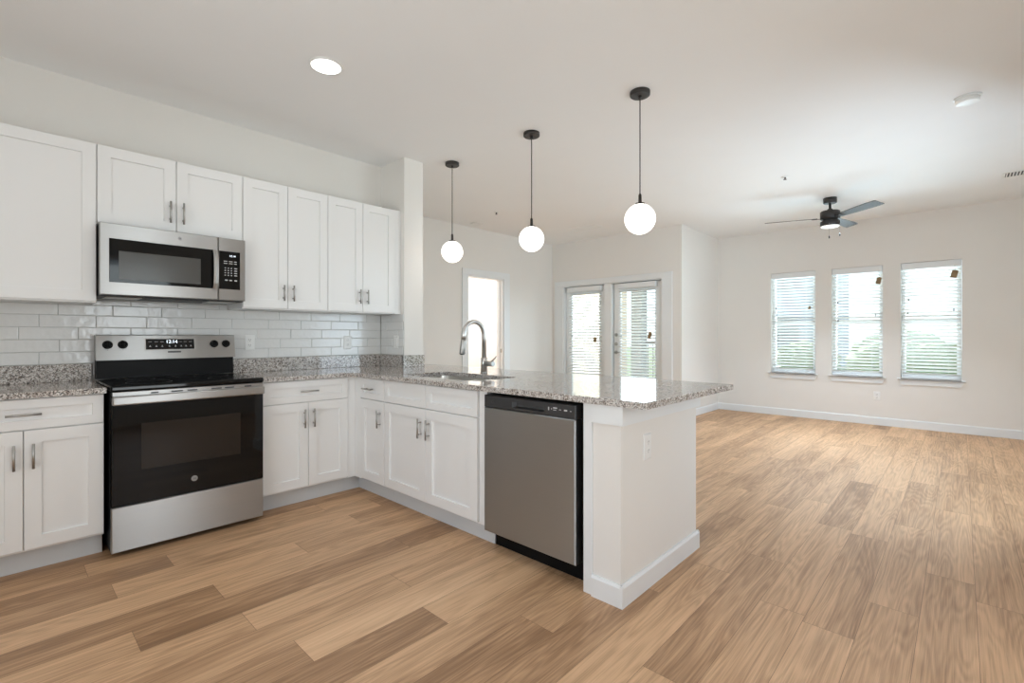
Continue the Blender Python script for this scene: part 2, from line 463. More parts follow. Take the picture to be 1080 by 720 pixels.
# door_3: the cased opening in the back wall
mb = MB()
T = .018
mb.box(4.533, 4.642, YD-T, YD-.001, 0, 2.078, .004); mb.box(5.393, 5.523, YD-T, YD-.001, 0, 2.078, .004); mb.box(4.533, 5.523, YD-T, YD-.001, 2.078, 2.172, .004)
mb.box(4.642, 4.66, YD-.001, YD+.131, 0, 2.06); mb.box(5.375, 5.393, YD-.001, YD+.131, 0, 2.06); mb.box(4.642, 5.393, YD-.001, YD+.131, 2.06, 2.078)
mb.box(4.66, 4.67, YD+.06, YD+.10, 0, 2.05); mb.box(5.365, 5.375, YD+.06, YD+.10, 0, 2.05)
d3 = struct('door_3', mb, 'trim')
mb = MB(); mb.box(4.6605, 4.664, YD+.02, YD+.05, 1.90, 1.99); struct('door_hinge', mb, 'nickel', d3)
mb = MB(); mb.box(5.371, 5.3745, YD+.02, YD+.05, .93, .99); struct('strike_plate', mb, 'nickel', d3)

# door_1 / door_2: the pair of glazed patio doors in one cased frame
mb = MB()
X0 = XF-.02
mb.box(X0, XF-.001, 4.985, 5.165, 0, 2.035, .004); mb.box(X0, XF-.001, 3.03, 3.195, 0, 2.035, .004); mb.box(X0, XF-.001, 3.03, 5.165, 2.035, 2.122, .004)
mb.box(XF, XF+.15, 4.972, 4.985, 0, 2.035); mb.box(XF, XF+.15, 3.195, 3.205, 0, 2.035); mb.box(XF, XF+.15, 3.205, 4.972, 2.022, 2.035)
mb.box(XF+.005, XF+.14, 4.045, 4.18, 0, 2.022, .004)
mb.box(XF+.0, XF+.15, 3.205, 4.972, 0, .02)
for a, b in ((3.2055, 3.235), (4.01, 4.0445), (4.1805, 4.21), (4.94, 4.9715)): mb.box(XF+.103, XF+.139, a, b, .02, 2.021)
for a, b in ((3.235, 4.01), (4.21, 4.94)): mb.box(XF+.103, XF+.139, a, b, 1.985, 2.021)
struct('trim_1', mb, 'trim')
def patio_door(name, y0, y1):
    mb = MB(); xa, xb = XF+.055, XF+.1; s = .115
    prof = [(0, xa+.006), (.006, xa), (s, xa), (s+.012, xa+.012), (s+.012, xb-.012), (s, xb), (0, xb)]
    rings = [[(x, y0+i, .022+i*2), (x, y1-i, .022+i*2), (x, y1-i, 2.015-i), (x, y0+i, 2.015-i)] for i, x in prof]
    mb.loops(rings+[rings[0]], cap0=False, cap1=False)
    d = struct(name, mb, 'trim')
    g = MB(); g.box(XF+.075, XF+.08, y0+s+.005, y1-s-.005, .25, 1.905); struct('door_glass', g, 'glass', d)
    return d
d1 = patio_door('door_1', 4.183, 4.968)
d2 = patio_door('door_2', 3.208, 4.030)
def lever(d):
    for z in (1.208, 1.065):
        m_ = MB(); m_.lathe([(.027, 0), (.027, -.008), (.022, -.014)], (XF+.055, 3.985, z), 20, 'x'); m_.box(XF+.02, XF+.042, 3.975, 3.995, z-.004, z+.004, .002); struct('deadbolt', m_, 'nickel', d)
    m_ = MB(); m_.lathe([(.028, 0), (.028, -.008), (.012, -.012), (.012, -.045)], (XF+.055, 3.985, .931), 20, 'x')
    m_.tube([(XF+.012, 3.99, .931), (XF+.012, 3.94, .931), (XF+.016, 3.87, .929)], [.009, .008, .007], 10); struct('door_handle', m_, 'nickel', d)
lever(d2)

# windows: vinyl sash frame in a drywall return, sill and apron
mb = MB()
for a, b in ((3.401, 3.45), (4.32, 4.38), (5.24, 5.30), (6.15, 6.199)): mb.box(a, b, -.845, -.80, .551, 2.349, .004)
for a, b in ((.551, .60), (2.30, 2.349)): mb.box(3.45, 6.15, -.845, -.80, a, b, .004)
wn = struct('window_4', mb, 'trim')  # unseen window, added so the side fill lamp has an opening
g = MB(); g.box(3.42, 6.18, -.825, -.82, .57, 2.33); struct('window_glass', g, 'glass', wn)
mb = MB()
for a, b in ((.911, .95), (1.75, 1.789)): mb.box(a, b, -1.54, -1.48, .251, 2.299, .004)
for a, b in ((.251, .29), (1.27, 1.31), (2.26, 2.299)): mb.box(.95, 1.75, -1.54, -1.48, a, b, .004)
wn = struct('window_5', mb, 'trim')  # made-up window out of view, placed for the front fill
g = MB(); g.box(.93, 1.77, -1.515, -1.51, .27, 2.28); struct('window_glass', g, 'glass', wn)
mb = MB()
for a, b in ((.221, .26), (1.18, 1.22), (2.14, 2.179)): mb.box(-1.54, -1.48, a, b, .521, 2.279, .004)
for a, b in ((.521, .56), (2.24, 2.279)): mb.box(-1.54, -1.48, .26, 2.14, a, b, .004)
wn = struct('window_6', mb, 'trim')  # invented out-of-view window that carries the end-wall fill
g = MB(); g.box(-1.515, -1.51, .24, 2.16, .54, 2.26); struct('window_glass', g, 'glass', wn)
for i, (a, b) in enumerate(WINS):
    mb = MB(); xa, xb = XW+.085, XW+.14
    t = .045
    mb.box(xa, xb, a+.001, a+t, WZ0, WZ1, .004); mb.box(xa, xb, b-t, b-.001, WZ0, WZ1, .004)
    mb.box(xa, xb, a+t, b-t, WZ0, WZ0+t, .004); mb.box(xa, xb, a+t, b-t, WZ1-t, WZ1, .004); mb.box(xa+.01, xb, a+t, b-t, 1.37, 1.42, .004)
    wn = struct('window_%d' % (i+1), mb, 'trim')
    g = MB(); g.box(XW+.11, XW+.115, a+t-.002, b-t+.002, WZ0+t-.002, WZ1-t+.002); struct('window_glass', g, 'glass', wn)
    s = MB(); s.box(XW-.045, XW+.084, a-.001, b+.001, WZ0-.02, WZ0-.0005, .004); s.box(XW-.045, XW-.001, a-.035, b+.035, WZ0-.02, WZ0-.0005, .005); struct('window_sill', s, 'trim', wn)
    s = MB(); s.loops([[(XW-.0185, y, z), (XW-.001, y, z)] + [(XW-.001, y2, z), (XW-.0185, y2, z)] for (y, y2, z) in ((a+.005, b-.005, WZ0-.085), (a-.022, b+.022, WZ0-.021))]); struct('window_apron', s, 'trim', wn)

# ------------------------------------------------------------------ cabinets
def shaker(u0, u1, z0, z1, f, st=.062, th=.019):
    mb = MB()
    mb.rects(u0, u1, z0, z1, [(0, 0), (0, th-.0018), (.0018, th), (st, th), (st+.0012, th-.0125), (st+.004, th-.0128)], f)
    return mb
def bar(u0, z0, u1, z1, f, o0=.019, out=.030, r=.0058):
    mb = MB()
    mb.tube([f(u0, o0+out, z0), f(u1, o0+out, z1)], r, 12)
    for k in (.2, .8):
        u, z = u0+(u1-u0)*k, z0+(z1-z0)*k
        mb.tube([f(u, o0-.001, z), f(u, o0+out, z)], .0042, 8)
    return mb
def door(parent, u0, u1, z0, z1, f, hu=None, hz=None, name='door'):
    d = obj(name, shaker(u0, u1, z0, z1, f), 'cab', parent)
    if hu is not None: obj('handle', bar(hu, hz[0], hu, hz[1], f), 'nickel', d)
    return d
def drawer(parent, u0, u1, z0, z1, f, hc=None, hl=.127, name='drawer'):
    d = obj(name, shaker(u0, u1, z0, z1, f, st=.045), 'cab', parent)
    if hc is not None:
        z = (z0+z1)/2; obj('handle', bar(hc-hl/2, z, hc+hl/2, z, f), 'nickel', d)
    return d

# wall cabinets
UF = 3.680
fU = range_map(UF)
UZ0, UZ1 = 1.385, 2.309
G = .0022
def upper(name, x0, x1, z0, label, split, hz, body_x1=None):
    t = thing(name, ((x0+x1)/2, 3.84, z0), label, 'cabinet', None)
    m_ = MB(); m_.box(x0+.0006, x1-.0006, UF, 3.988, z0, UZ1); 
    obj('cabinet_body', m_, 'cab', t)
    if split is None:
        door(t, x0+G, x1-G, z0+.008, UZ1-.003, fU, x0+.032, hz)
    else:
        door(t, x0+G, split-G*.8, z0+.008, UZ1-.003, fU, split-.035, hz)
        door(t, split+G*.8, x1-G, z0+.008, UZ1-.003, fU, split+.035, hz)
    return t
upper('wall_cabinet', -.222, .388, UZ0, 'white wall cabinet with one wide door, left of the microwave', None, (1.45, 1.57))
upper('wall_cabinet', .388, 1.163, 1.846, 'short white two-door wall cabinet directly above the microwave', .775, (1.905, 2.04))
upper('wall_cabinet', 1.163, 1.781, UZ0, 'tall white two-door wall cabinet immediately beside the microwave', 1.471, (1.45, 1.566))
uc = upper('wall_cabinet', 1.781, 2.398, UZ0, 'tall white two-door wall cabinet in the corner against the partition wall', 2.086, (1.46, 1.577))
m_ = MB(); m_.box(2.3985, 2.4595, 3.668, 3.72, UZ0, UZ1); obj('filler_strip', m_, 'cab', uc)

# base cabinets
BF = 3.400          # body face; doors stand 19 mm proud
fB = range_map(BF)
TZ = .118
def base(x0, x1, label, door_x0, door_x1, split, hz, drawer_c, fill=None):
    t = thing('base_cabinet', ((x0+x1)/2, 3.69, 0), label, 'cabinet')
    m_ = MB(); m_.box(x0, x1, BF, 3.985, TZ, .8835); obj('cabinet_body', m_, 'cab', t)
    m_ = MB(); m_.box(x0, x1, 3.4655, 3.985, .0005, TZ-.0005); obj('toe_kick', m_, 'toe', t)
    drawer(t, door_x0, door_x1, .7275, .878, fB, drawer_c)
    door(t, door_x0, split-G*.8, .13, .722, fB, split-.034, hz)
    door(t, split+G*.8, door_x1, .13, .722, fB, split+.034, hz)
    return t
base(-.222, .389, 'white base cabinet with a drawer over two doors, left of the range', -.220, .387, .083, (.534, .658), .083)
bc = base(1.192, 1.803, 'white base cabinet with a drawer over two doors, between range and corner', 1.196, 1.801, 1.501, (.547, .677), 1.499)
m_ = MB(); m_.box(1.8035, 1.878, 3.392, 3.46, TZ, .8835); obj('filler_strip', m_, 'cab', bc)
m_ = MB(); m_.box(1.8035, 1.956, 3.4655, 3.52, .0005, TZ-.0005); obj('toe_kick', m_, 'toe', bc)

PF = 1.880          # peninsula body face; doors at 1.861
fP = pen_map(PF)
t = thing('base_cabinet', (2.2, 3.14, 0), 'narrow white base cabinet with one door and small drawer in the corner', 'cabinet')
m_ = MB(); m_.box(PF, 2.46, 2.981, 3.3915, TZ, .8835); obj('cabinet_body', m_, 'cab', t)
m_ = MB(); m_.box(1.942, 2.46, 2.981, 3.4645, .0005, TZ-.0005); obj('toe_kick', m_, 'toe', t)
drawer(t, 2.984, 3.306, .7275, .878, fP, 3.172, .127)
door(t, 2.984, 3.306, .13, .722, fP, 3.026, (.537, .662))
m_ = MB(); m_.box(1.868, PF-.0005, 3.309, 3.3905, TZ, .8835); obj('filler_strip', m_, 'cab', t)
t = thing('base_cabinet', (2.2, 2.46, 0), 'wide white sink base cabinet with two false drawers, beside the dishwasher', 'cabinet')
m_ = MB()   # open-topped carcass round the sink bowls
m_.box(PF, PF+.02, 1.948, 2.980, TZ, .8835); m_.box(2.44, 2.46, 1.948, 2.980, TZ, .8835); m_.box(PF+.02, 2.44, 1.948, 1.966, TZ, .8835); m_.box(PF+.02, 2.44, 2.962, 2.980, TZ, .8835); m_.box(PF+.02, 2.44, 1.966, 2.962, TZ, TZ+.02)
obj('cabinet_body', m_, 'cab', t)
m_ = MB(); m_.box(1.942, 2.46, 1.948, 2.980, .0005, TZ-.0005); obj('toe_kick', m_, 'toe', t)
drawer(t, 2.498, 2.978, .7275, .878, fP, None, name='false_drawer_front'); drawer(t, 2.012, 2.4945, .7275, .878, fP, None, name='false_drawer_front')
door(t, 2.498, 2.978, .13, .722, fP, 2.542, (.535, .660))
door(t, 2.012, 2.4945, .13, .722, fP, 2.458, (.535, .660))
# end panel of the dishwasher bay
m_ = MB(); m_.box(1.862, 2.46, 1.238, 1.285, .0005, .8835, .001); o = obj('end_panel', m_, 'trim', loc=(2.1, 1.26, 0)); props(o, 'white end panel between the dishwasher and the peninsula end wall', 'panel')

# peninsula end wall
m_ = MB(); m_.box(1.868, 2.685, 1.09, 1.2365, 0, .8825); m_.box(2.5, 2.685, 1.2365, 3.61, 0, .8825); m_.box(2.4655, 2.5, 3.0, 3.61, 0, .8825); struct('wall_peninsula', m_, 'wall')
baseboard('baseboard_peninsula', [((1.8675, 1.076), (1.8675, 1.2370), (-1, 0)), ((1.8535, 1.0895), (2.70, 1.0895), (0, -1)), ((2.6855, 1.076), (2.6855, 3.61), (1, 0))], .098, .0145)
m_ = MB(); m_.prism([(1.850, 1.072), (2.703, 1.072), (2.703, 3.61), (2.6855, 3.61), (2.6855, 1.0895), (1.8675, 1.0895), (1.8675, 1.2370), (1.850, 1.2370)], .798, .8825, WORLD); struct('trim_2', m_, 'trim')

# ------------------------------------------------------------------ countertops
def slab(outline, holes, z0, z1, bev=.004):
    bm = bmesh.new(); edges = []
    for lp in [outline]+holes:
        vs = [bm.verts.new((x, y, z0)) for x, y in lp]
        edges += [bm.edges.new((vs[i], vs[(i+1) % len(vs)])) for i in range(len(vs))]
    r = bmesh.ops.triangle_fill(bm, use_beauty=True, use_dissolve=False, edges=edges)
    fs = [f for f in bm.faces]
    ex = bmesh.ops.extrude_face_region(bm, geom=fs)
    for v in [g for g in ex['geom'] if isinstance(g, bmesh.types.BMVert)]: v.co.z = z1
    bmesh.ops.recalc_face_normals(bm, faces=list(bm.faces))
    es = [e for e in bm.edges if len(e.link_faces) == 2 and all(abs(v.co.z-z1) < 1e-6 for v in e.verts) and abs(e.link_faces[0].normal.dot(e.link_faces[1].normal)) < .5]
    bmesh.ops.bevel(bm, geom=es, offset=bev, segments=2, affect='EDGES', profile=.5)
    mb = MB(); mb.bm.free(); mb.bm = bm
    return mb
def rrect(x0, x1, y0, y1, r, n=5):
    pts = []
    for cx, cy, a0 in ((x1-r, y1-r, 0), (x0+r, y1-r, 90), (x0+r, y0+r, 180), (x1-r, y0+r, 270)):
        for i in range(n+1):
            a = R(a0+90*i/n); pts.append((cx+r*math.cos(a), cy+r*math.sin(a)))
    return pts
CZ0, CZ1 = .884, .914
t = thing('countertop', (.08, 3.68, CZ0), 'short speckled granite countertop left of the range', 'countertop')
obj('counter_slab', slab([(-.222, 3.357), (.396, 3.357), (.396, 3.988), (-.222, 3.988)], [], CZ0, CZ1), 'granite', t)
m_ = MB(); m_.box(-.222, .396, 3.966, 3.988, CZ1+.0003, 1.019, .002); obj('upstand', m_, 'granite', t)
t = thing('countertop', (2.2, 2.4, CZ0), 'long L-shaped speckled granite countertop over the peninsula with a cutout for the sink', 'countertop')
SX0, SX1, SY0, SY1 = 1.985, 2.385, 2.17, 2.945
hole = rrect(SX0, SX1, SY0, SY1, .05)
obj('counter_slab', slab([(1.186, 3.357), (1.837, 3.357), (1.837, .955), (2.887, .955), (2.887, 4.02), (2.6655, 4.02), (2.6655, 3.6095), (2.4585, 3.6095), (2.4585, 3.988), (1.186, 3.988)], [hole], CZ0, CZ1), 'granite', t)
m_ = MB(); m_.box(1.186, 2.437, 3.966, 3.988, CZ1+.0003, 1.019, .002); obj('upstand', m_, 'granite', t)
m_ = MB(); m_.box(2.4375, 2.4585, 3.59, 3.988, CZ1+.0003, 1.019, .002); m_.box(2.4375, 2.664, 3.589, 3.6095, CZ1+.0003, 1.019, .002); obj('upstand', m_, 'granite', t)

# ------------------------------------------------------------------ tile backsplash
def tiles():
    t = thing('tile_backsplash', (1.2, 3.98, 1.02), 'glossy white subway tile backsplash with thin grey joints below the wall cabinets', 'backsplash')
    L, H, g = .2575, .0745, .0012
    g_ = MB(); g_.box(-.222, 2.452, 3.9855, 3.9892, 1.0195, 1.384); g_.box(.392, 1.161, 3.9855, 3.9892, 1.384, 1.418); g_.box(.399, 1.184, 3.9855, 3.9892, .94, 1.0195)
    obj('grout', g_, 'grout', t)
    t2 = thing('tile_backsplash', (2.458, 3.8, 1.02), 'narrow white subway tile return on the side of the partition wall', 'backsplash')
    g_ = MB(); g_.box(2.4565, 2.4602, 3.613, 3.9855, 1.0195, 1.384)
    obj('grout', g_, 'grout', t2); m2 = MB()
    m_ = MB()
    for r in range(-1, 6):
        z0 = 1.0205+r*H; z1 = z0+H
        st = {3: .161, 2: .077, 1: .249, 0: .161, 4: .243, 5: .077, -1: .077}[r]
        za, zb = z0+g, min(z1-g, 1.3835 if r < 5 else 1.417)
        if r == -1: lo, hi = .400, 1.183
        elif r == 5: lo, hi = .394, 1.160
        else: lo, hi = -.222, 2.451
        if r == 4: zb = 1.3835
        if r == 5: za = 1.385
        n = math.floor((lo-st)/L)
        while st+n*L < hi:
            a, b = max(lo, st+n*L)+g, min(hi, st+(n+1)*L)-g
            if b-a > .01: m_.rects(a, b, za, zb, [(0, 0), (0, .0052), (.0018, .0065), (.004, .0068)], range_map(3.986))
            n += 1
        if r in (-1, 5): continue
        a0 = 3.979-{0: .10, 1: .19, 2: .02, 3: .10, 4: .19}[r]
        cuts = [3.978] + [a0-k*L for k in range(3) if 3.62 < a0-k*L < 3.97] + [3.614]
        for b, a in zip(cuts, cuts[1:]):
            if b-a > .008: m2.rects(a+g, b-g, za, zb, [(0, 0), (0, .0042), (.0018, .0055), (.004, .0058)], pen_map(2.457))
    obj('tiles', m_, 'tile', t); obj('tiles', m2, 'tile', t2)
tiles()

# ------------------------------------------------------------------ outlets and switch
def outlet(u, z, f, label, wd=.072, h=.117, kind='outlet'):
    p = f(u, 0, z)
    t = thing('wall_outlet' if kind == 'outlet' else 'light_switch', p, label, 'outlet' if kind == 'outlet' else 'switch')
    m_ = MB(); m_.rects(u-wd/2, u+wd/2, z-h/2, z+h/2, [(0, .0006), (0, .003), (.004, .0062), (.006, .0066)], f); obj('cover_plate', m_, 'plastic', t)
    if kind == 'outlet':
        for dz in (.02, -.02):
            s = MB(); s.rects(u-.017, u+.017, z+dz-.014, z+dz+.014, [(0, .006), (0, .0075), (.003, .0085)], f); so_ = obj('socket', s, 'plastic', t)
            q = MB()
            for du in (-.0065, .0065): q.rects(u+du-.0012, u+du+.0012, z+dz-.001, z+dz+.008, [(0, .008), (0, .0088)], f)
            q.rects(u-.002, u+.002, z+dz-.009, z+dz-.005, [(0, .008), (0, .0088)], f)
            obj('slots', q, 'slot', so_)
    else:
        s = MB(); s.rects(u-.017, u+.017, z-.034, z+.034, [(0, .006), (0, .008), (.003, .0095)], f); obj('rocker', s, 'plastic', t)
outlet(1.311, 1.140, range_map(3.979), 'white outlet on the tile backsplash just beside the range')
outlet(2.115, 1.134, range_map(3.979), 'white outlet on the tile backsplash near the corner under the last wall cabinet')
outlet(3.720, 1.137, pen_map(2.451), 'white switch plate on the tiled side of the partition wall', kind='switch')
outlet(2.104, .667, range_map(1.09), 'white outlet on the end wall of the peninsula', wd=.075, h=.12)
outlet(.818, .387, pen_map(XW), 'white outlet low on the wall beneath the middle window')

# ------------------------------------------------------------------ range
def make_range():
    x0, x1 = .408, 1.168
    t = thing('kitchen_range', ((x0+x1)/2, 3.6, 0), 'stainless steel electric range with black glass oven door and black cooktop', 'range')
    m_ = MB(); m_.box(x0, x1, 3.335, 3.955, .03, .892, .003); m_.box(x0+.03, x1-.03, 3.40, 3.9, .0005, .03); obj('oven_body', m_, 'black', t)
    m_ = MB(); m_.box(x0-.004, x1+.004, 3.293, 3.872, .893, .9235, .009, 3); obj('cooktop', m_, 'blackglass', t)
    ct = t.children[-1]
    for cx, cy, r in ((.60, 3.46, .11), (.985, 3.46, .085), (.60, 3.72, .075), (.985, 3.72, .10)):
        q = MB(); q.lathe([(r, .9237), (r, .9239), (r-.003, .9239), (r-.003, .9237)], (cx, cy, 0), 40, cap0=False, cap1=False); obj('burner_ring', q, 'dwpanel', ct)
    f = range_map(3.335)
    m_ = MB(); m_.rects(x0, x1, .030, .2705, [(0, .002), (0, .036), (.004, .040)], f); obj('storage_drawer', m_, 'steel', t)
    m_ = MB(); m_.rects(x0, x1, .2745, .866, [(0, .002), (0, .036), (.003, .039)], f); dr = obj('oven_door', m_, 'blackglass', t)
    m_ = MB(); m_.rects(.535, 1.035, .455, .712, [(0, .0388), (.001, .0394)], f); obj('oven_window', m_, 'ovenwindow', dr)
    m_ = MB(); m_.box(x0, x1, 3.262, 3.2955, .820, .868, .008, 3); m_.box(x0+.004, x1-.004, 3.29, 3.334, .8665, .890, .002); hd = obj('handle', m_, 'steel', dr)
    for c, L in ((.595, .035), (.70, .055), (.775, .05), (.90, .055), (.97, .05), (1.075, .04)):
        sl_ = MB(); sl_.box(c-L/2, c+L/2, 3.2885, 3.2905, .872, .880); obj('vent_slot', sl_, 'slot', hd)
    m_ = MB(); m_.lathe([(.0165, 3.2962), (.0165, 3.2945), (.014, 3.2938)], (.787, 0, .354), 28, 'y'); bd = obj('badge', m_, 'badge', dr)
    text('monogram', 'GE', .0135, (.787, 3.2932, .354), (1, 0, 0), (0, 0, 1), 'slot', bd)
    # backguard: black lower strip, leaning stainless control panel
    m_ = MB(); m_.prism([(3.873, .9245), (3.958, .9245), (3.958, 1.045), (3.880, 1.045)], x0, x1, lambda a, b, c: Vector((c, a, b))); obj('backguard', m_, 'black', t)
    m_ = MB()
    m_.prism([(3.864, 1.040), (3.958, 1.046), (3.958, 1.198), (3.898, 1.198), (3.892, 1.194)], x0-.002, x1+.010, lambda a, b, c: Vector((c, a, b))); cp = obj('control_panel', m_, 'steel', t)
    n = Vector((0, -1, (3.892-3.864)/(1.194-1.040)*-1)); up = Vector((0, 3.892-3.864, 1.194-1.040)).normalized(); nn = Vector((0, -up.z, up.y))
    def pt(x, z, o):  # point on the sloping panel
        k = (z-1.040)/(1.194-1.040); return Vector((x, 3.864+k*(3.892-3.864), z))+nn*o
    fp = lambda u, o, z: pt(u, z, o)
    m_ = MB(); m_.rects(.648, .931, 1.098, 1.176, [(0, -.001), (0, .001), (.001, .0015)], fp); obj('display_frame', m_, 'nickel', cp)
    m_ = MB(); m_.rects(.654, .925, 1.103, 1.171, [(0, .001), (0, .002)], fp); ds = obj('display', m_, 'blackglass', cp)
    text('clock', '12:14', .03, pt(.795, 1.152, .0026), (1, 0, 0), up, 'clock', ds)
    for u in (.677, .710, .742, .845, .873, .902):
        m_ = MB(); m_.rects(u-.009, u+.009, 1.1515, 1.1535, [(0, .0018), (0, .0024)], fp); obj('button', m_, 'legend', ds)
    for u in (.677, .710, .742, .782, .816, .848, .876, .904):
        m_ = MB(); m_.loops([[(u-.006, o, 1.120), (u+.006, o, 1.120), (u+.006, o, 1.122), (u+.0025, o, 1.122), (u+.0015, o, 1.130), (u-.0015, o, 1.130), (u-.0025, o, 1.122), (u-.006, o, 1.122)] for o in (.0018, .0024)], fp); obj('button', m_, 'legend', ds)
    m_ = MB(); m_.rects(.772, .846, 1.080, 1.0905, [(0, -.001), (0, .0012)], fp); obj('name_plate', m_, 'slot', cp)
    for u in (.462, .537, 1.046, 1.121):
        c = pt(u, 1.136, 0)
        k = MB(); rings = []
        a1, a2 = Vector((1, 0, 0)), up
        for r, o in ((.026, .0006), (.026, .004), (.021, .007), (.019, .026), (.016, .028)):
            rings.append([tuple(c+nn*o+(a1*math.cos(2*PI*i/24)+a2*math.sin(2*PI*i/24))*r) for i in range(24)])
        k.loops(rings, smooth=False); kb = obj('knob', k, 'black', cp)
        k = MB(); k.rects(u-.0045, u+.0045, 1.119, 1.155, [(0, .026), (0, .032), (.001, .034)], fp); obj('knob_grip', k, 'black', kb)
        k = MB(); k.rects(u-.0015, u+.0015, 1.102, 1.106, [(0, -.001), (0, .0006)], fp); obj('knob_mark', k, 'slot', cp)
make_range()

# ------------------------------------------------------------------ microwave
def make_microwave():
    x0, x1, z0, z1 = .391, 1.1535, 1.430, 1.8435
    t = thing('microwave_oven', ((x0+x1)/2, 3.8, z0), 'stainless steel microwave oven mounted under the short wall cabinet above the range', 'microwave')
    m_ = MB(); m_.box(x0+.002, x1-.002, 3.615, 3.984, z0-.006, z1-.002, .002); obj('oven_body', m_, 'blackmatte', t)
    f = range_map(3.615)
    xs = .9895
    def framed(u0, u1, za, zb, w0, w1, y0, y1):
        mm = MB(); o0, o1 = .001, .034
        outer = lambda o, i: [(u0+i, o, za+i), (u1-i, o, za+i), (u1-i, o, zb-i), (u0+i, o, zb-i)]
        inner = lambda o: [(w0, o, y0), (w1, o, y0), (w1, o, y1), (w0, o, y1)]
        mm.loops([outer(o0, 0), outer(o1-.003, 0), outer(o1, .003), inner(o1), inner(o1-.003)], f)
        return mm
    dr = obj('oven_door', framed(x0, xs-.0015, z0, z1, .433, .9870, 1.503, 1.757), 'steel', t)
    m_ = MB(); m_.rects(.4335, .9865, 1.5035, 1.7565, [(0, .031), (0, .0335), (.001, .0338)], f); gl = obj('door_glass', m_, 'blackglass', dr)
    m_ = MB(); m_.rects(.477, .890, 1.523, 1.688, [(0, .0337), (.001, .0342)], f); obj('door_window', m_, 'mwwindow', gl)
    m_ = MB()
    pts = []
    for i in range(9):
        k = i/8; pts.append((1.503+k*(1.757-1.503), .038+.022*math.sin(PI*k)**.6))
    m_.loops([[(.957, o, z), (.9835, o, z), (.9835, o+.007, z), (.970, o+.011, z), (.957, o+.007, z)] for z, o in pts], f, smooth=False)
    m_.rects(.962, .979, 1.507, 1.523, [(0, .034), (0, .043)], f); m_.rects(.962, .979, 1.737, 1.753, [(0, .034), (0, .043)], f)
    obj('handle', m_, 'nickel', dr)
    m_ = MB(); m_.lathe([(.011, 3.5812), (.011, 3.5798), (.009, 3.5794)], (.777, 0, 1.803), 24, 'y'); bd = obj('badge', m_, 'badge', dr)
    text('monogram', 'GE', .009, (.777, 3.579, 1.803), (1, 0, 0), (0, 0, 1), 'slot', bd)
    cp = obj('control_panel', framed(xs+.0015, x1, z0, z1, .9925, 1.121, 1.503, 1.757), 'steel', t)
    m_ = MB(); m_.rects(.993, 1.1205, 1.5035, 1.7565, [(0, .031), (0, .0335), (.001, .0338)], f); gp = obj('keypad', m_, 'blackglass', cp)
    text('clock', '12:14', .017, (1.074, 3.5808, 1.727), (1, 0, 0), (0, 0, 1), 'clock', gp)
    keys = [(u, z, wd, .0022) for z in (1.690, 1.676) for u, wd in ((1.033, .011), (1.064, .011), (1.092, .008))]
    keys += [(u, z, wd, .003) for z in (1.645, 1.629, 1.613, 1.597) for u, wd in ((1.031, .004), (1.049, .004), (1.068, .004), (1.094, .009))]
    keys += [(u, 1.564, .008, .004) for u in (1.037, 1.064, 1.094)]
    for u, z, wd, hh in keys:
        m_ = MB(); m_.rects(u-wd, u+wd, z-hh, z+hh, [(0, .0336), (0, .0342)], f); obj('key', m_, 'legend', gp)
    # underside: two filters, lamp slot between them
    m_ = MB(); m_.box(.62, .94, 3.64, 3.72, z0-.012, z0-.0065); obj('vent_slot', m_, 'slot', t)
    for a, b in ((.43, .60), (.96, 1.12)):
        m_ = MB(); m_.box(a, b, 3.66, 3.84, z0-.0105, z0-.0065, .002); obj('grease_filter', m_, 'filter', t)
make_microwave()

# ------------------------------------------------------------------ dishwasher
def make_dishwasher():
    y0, y1 = 1.3185, 1.938
    t = thing('dishwasher', (2.1, 1.63, 0), 'stainless steel dishwasher with black control strip, in the peninsula', 'dishwasher')
    m_ = MB(); m_.box(1.90, 2.44, 1.296, 1.943, .10, .868); m_.box(1.945, 2.40, 1.292, 1.944, .001, .10); obj('dishwasher_body', m_, 'black', t)
    f = pen_map(1.89)
    m_ = MB(); m_.rects(y0, y1, .112, .797, [(0, -.008), (0, .040), (.004, .045), (.006, .0455)], f); dr = obj('dishwasher_door', m_, 'steel_v', t)
    # control strip with a scooped pocket handle
    m_ = MB()
    za, zb = .799, .866
    pk = [(1.505, .814), (1.725, .814), (1.725, .846), (1.505, .846)]
    def ring(o, i): return [(y0+i, o, za+i), (y1-i, o, za+i), (y1-i, o, zb-i), (y0+i, o, zb-i)]
    pr = lambda o, i: [(1.505+i, o, .814+i*.6), (1.725-i, o, .814+i*.6), (1.725-i, o, .846-i*.2), (1.505+i, o, .846-i*.2)]
    m_.loops([ring(-.008, 0), ring(.040, 0), ring(.045, .004), pr(.0455, 0), pr(.036, .004), pr(.018, .012)], f); cp = obj('control_strip', m_, 'dwpanel', dr)
    m_ = MB(); m_.rects(1.511, 1.719, .816, .842, [(0, .0185), (0, .020)], f); obj('pocket_handle', m_, 'slot', cp)
    for u, z, a, b in ((1.438, .842, .012, .003), (1.375, .836, .009, .0035), (1.441, .832, .009, .0015), (1.408, .836, .006, .0015), (1.345, .835, .004, .0015), (1.478, .836, .003, .008), (1.46, .836, .002, .003)):
        m_ = MB(); m_.rects(u-a, u+a, z-b, z+b, [(0, .045), (0, .0461)], f); obj('button', m_, 'legend', cp)
    m_ = MB(); m_.lathe([(.011, -.0455), (.011, -.0468), (.009, -.047)], (1.89, 1.865, .832), 24, 'x')
    obj('badge', m_, 'dwpanel', cp)
make_dishwasher()

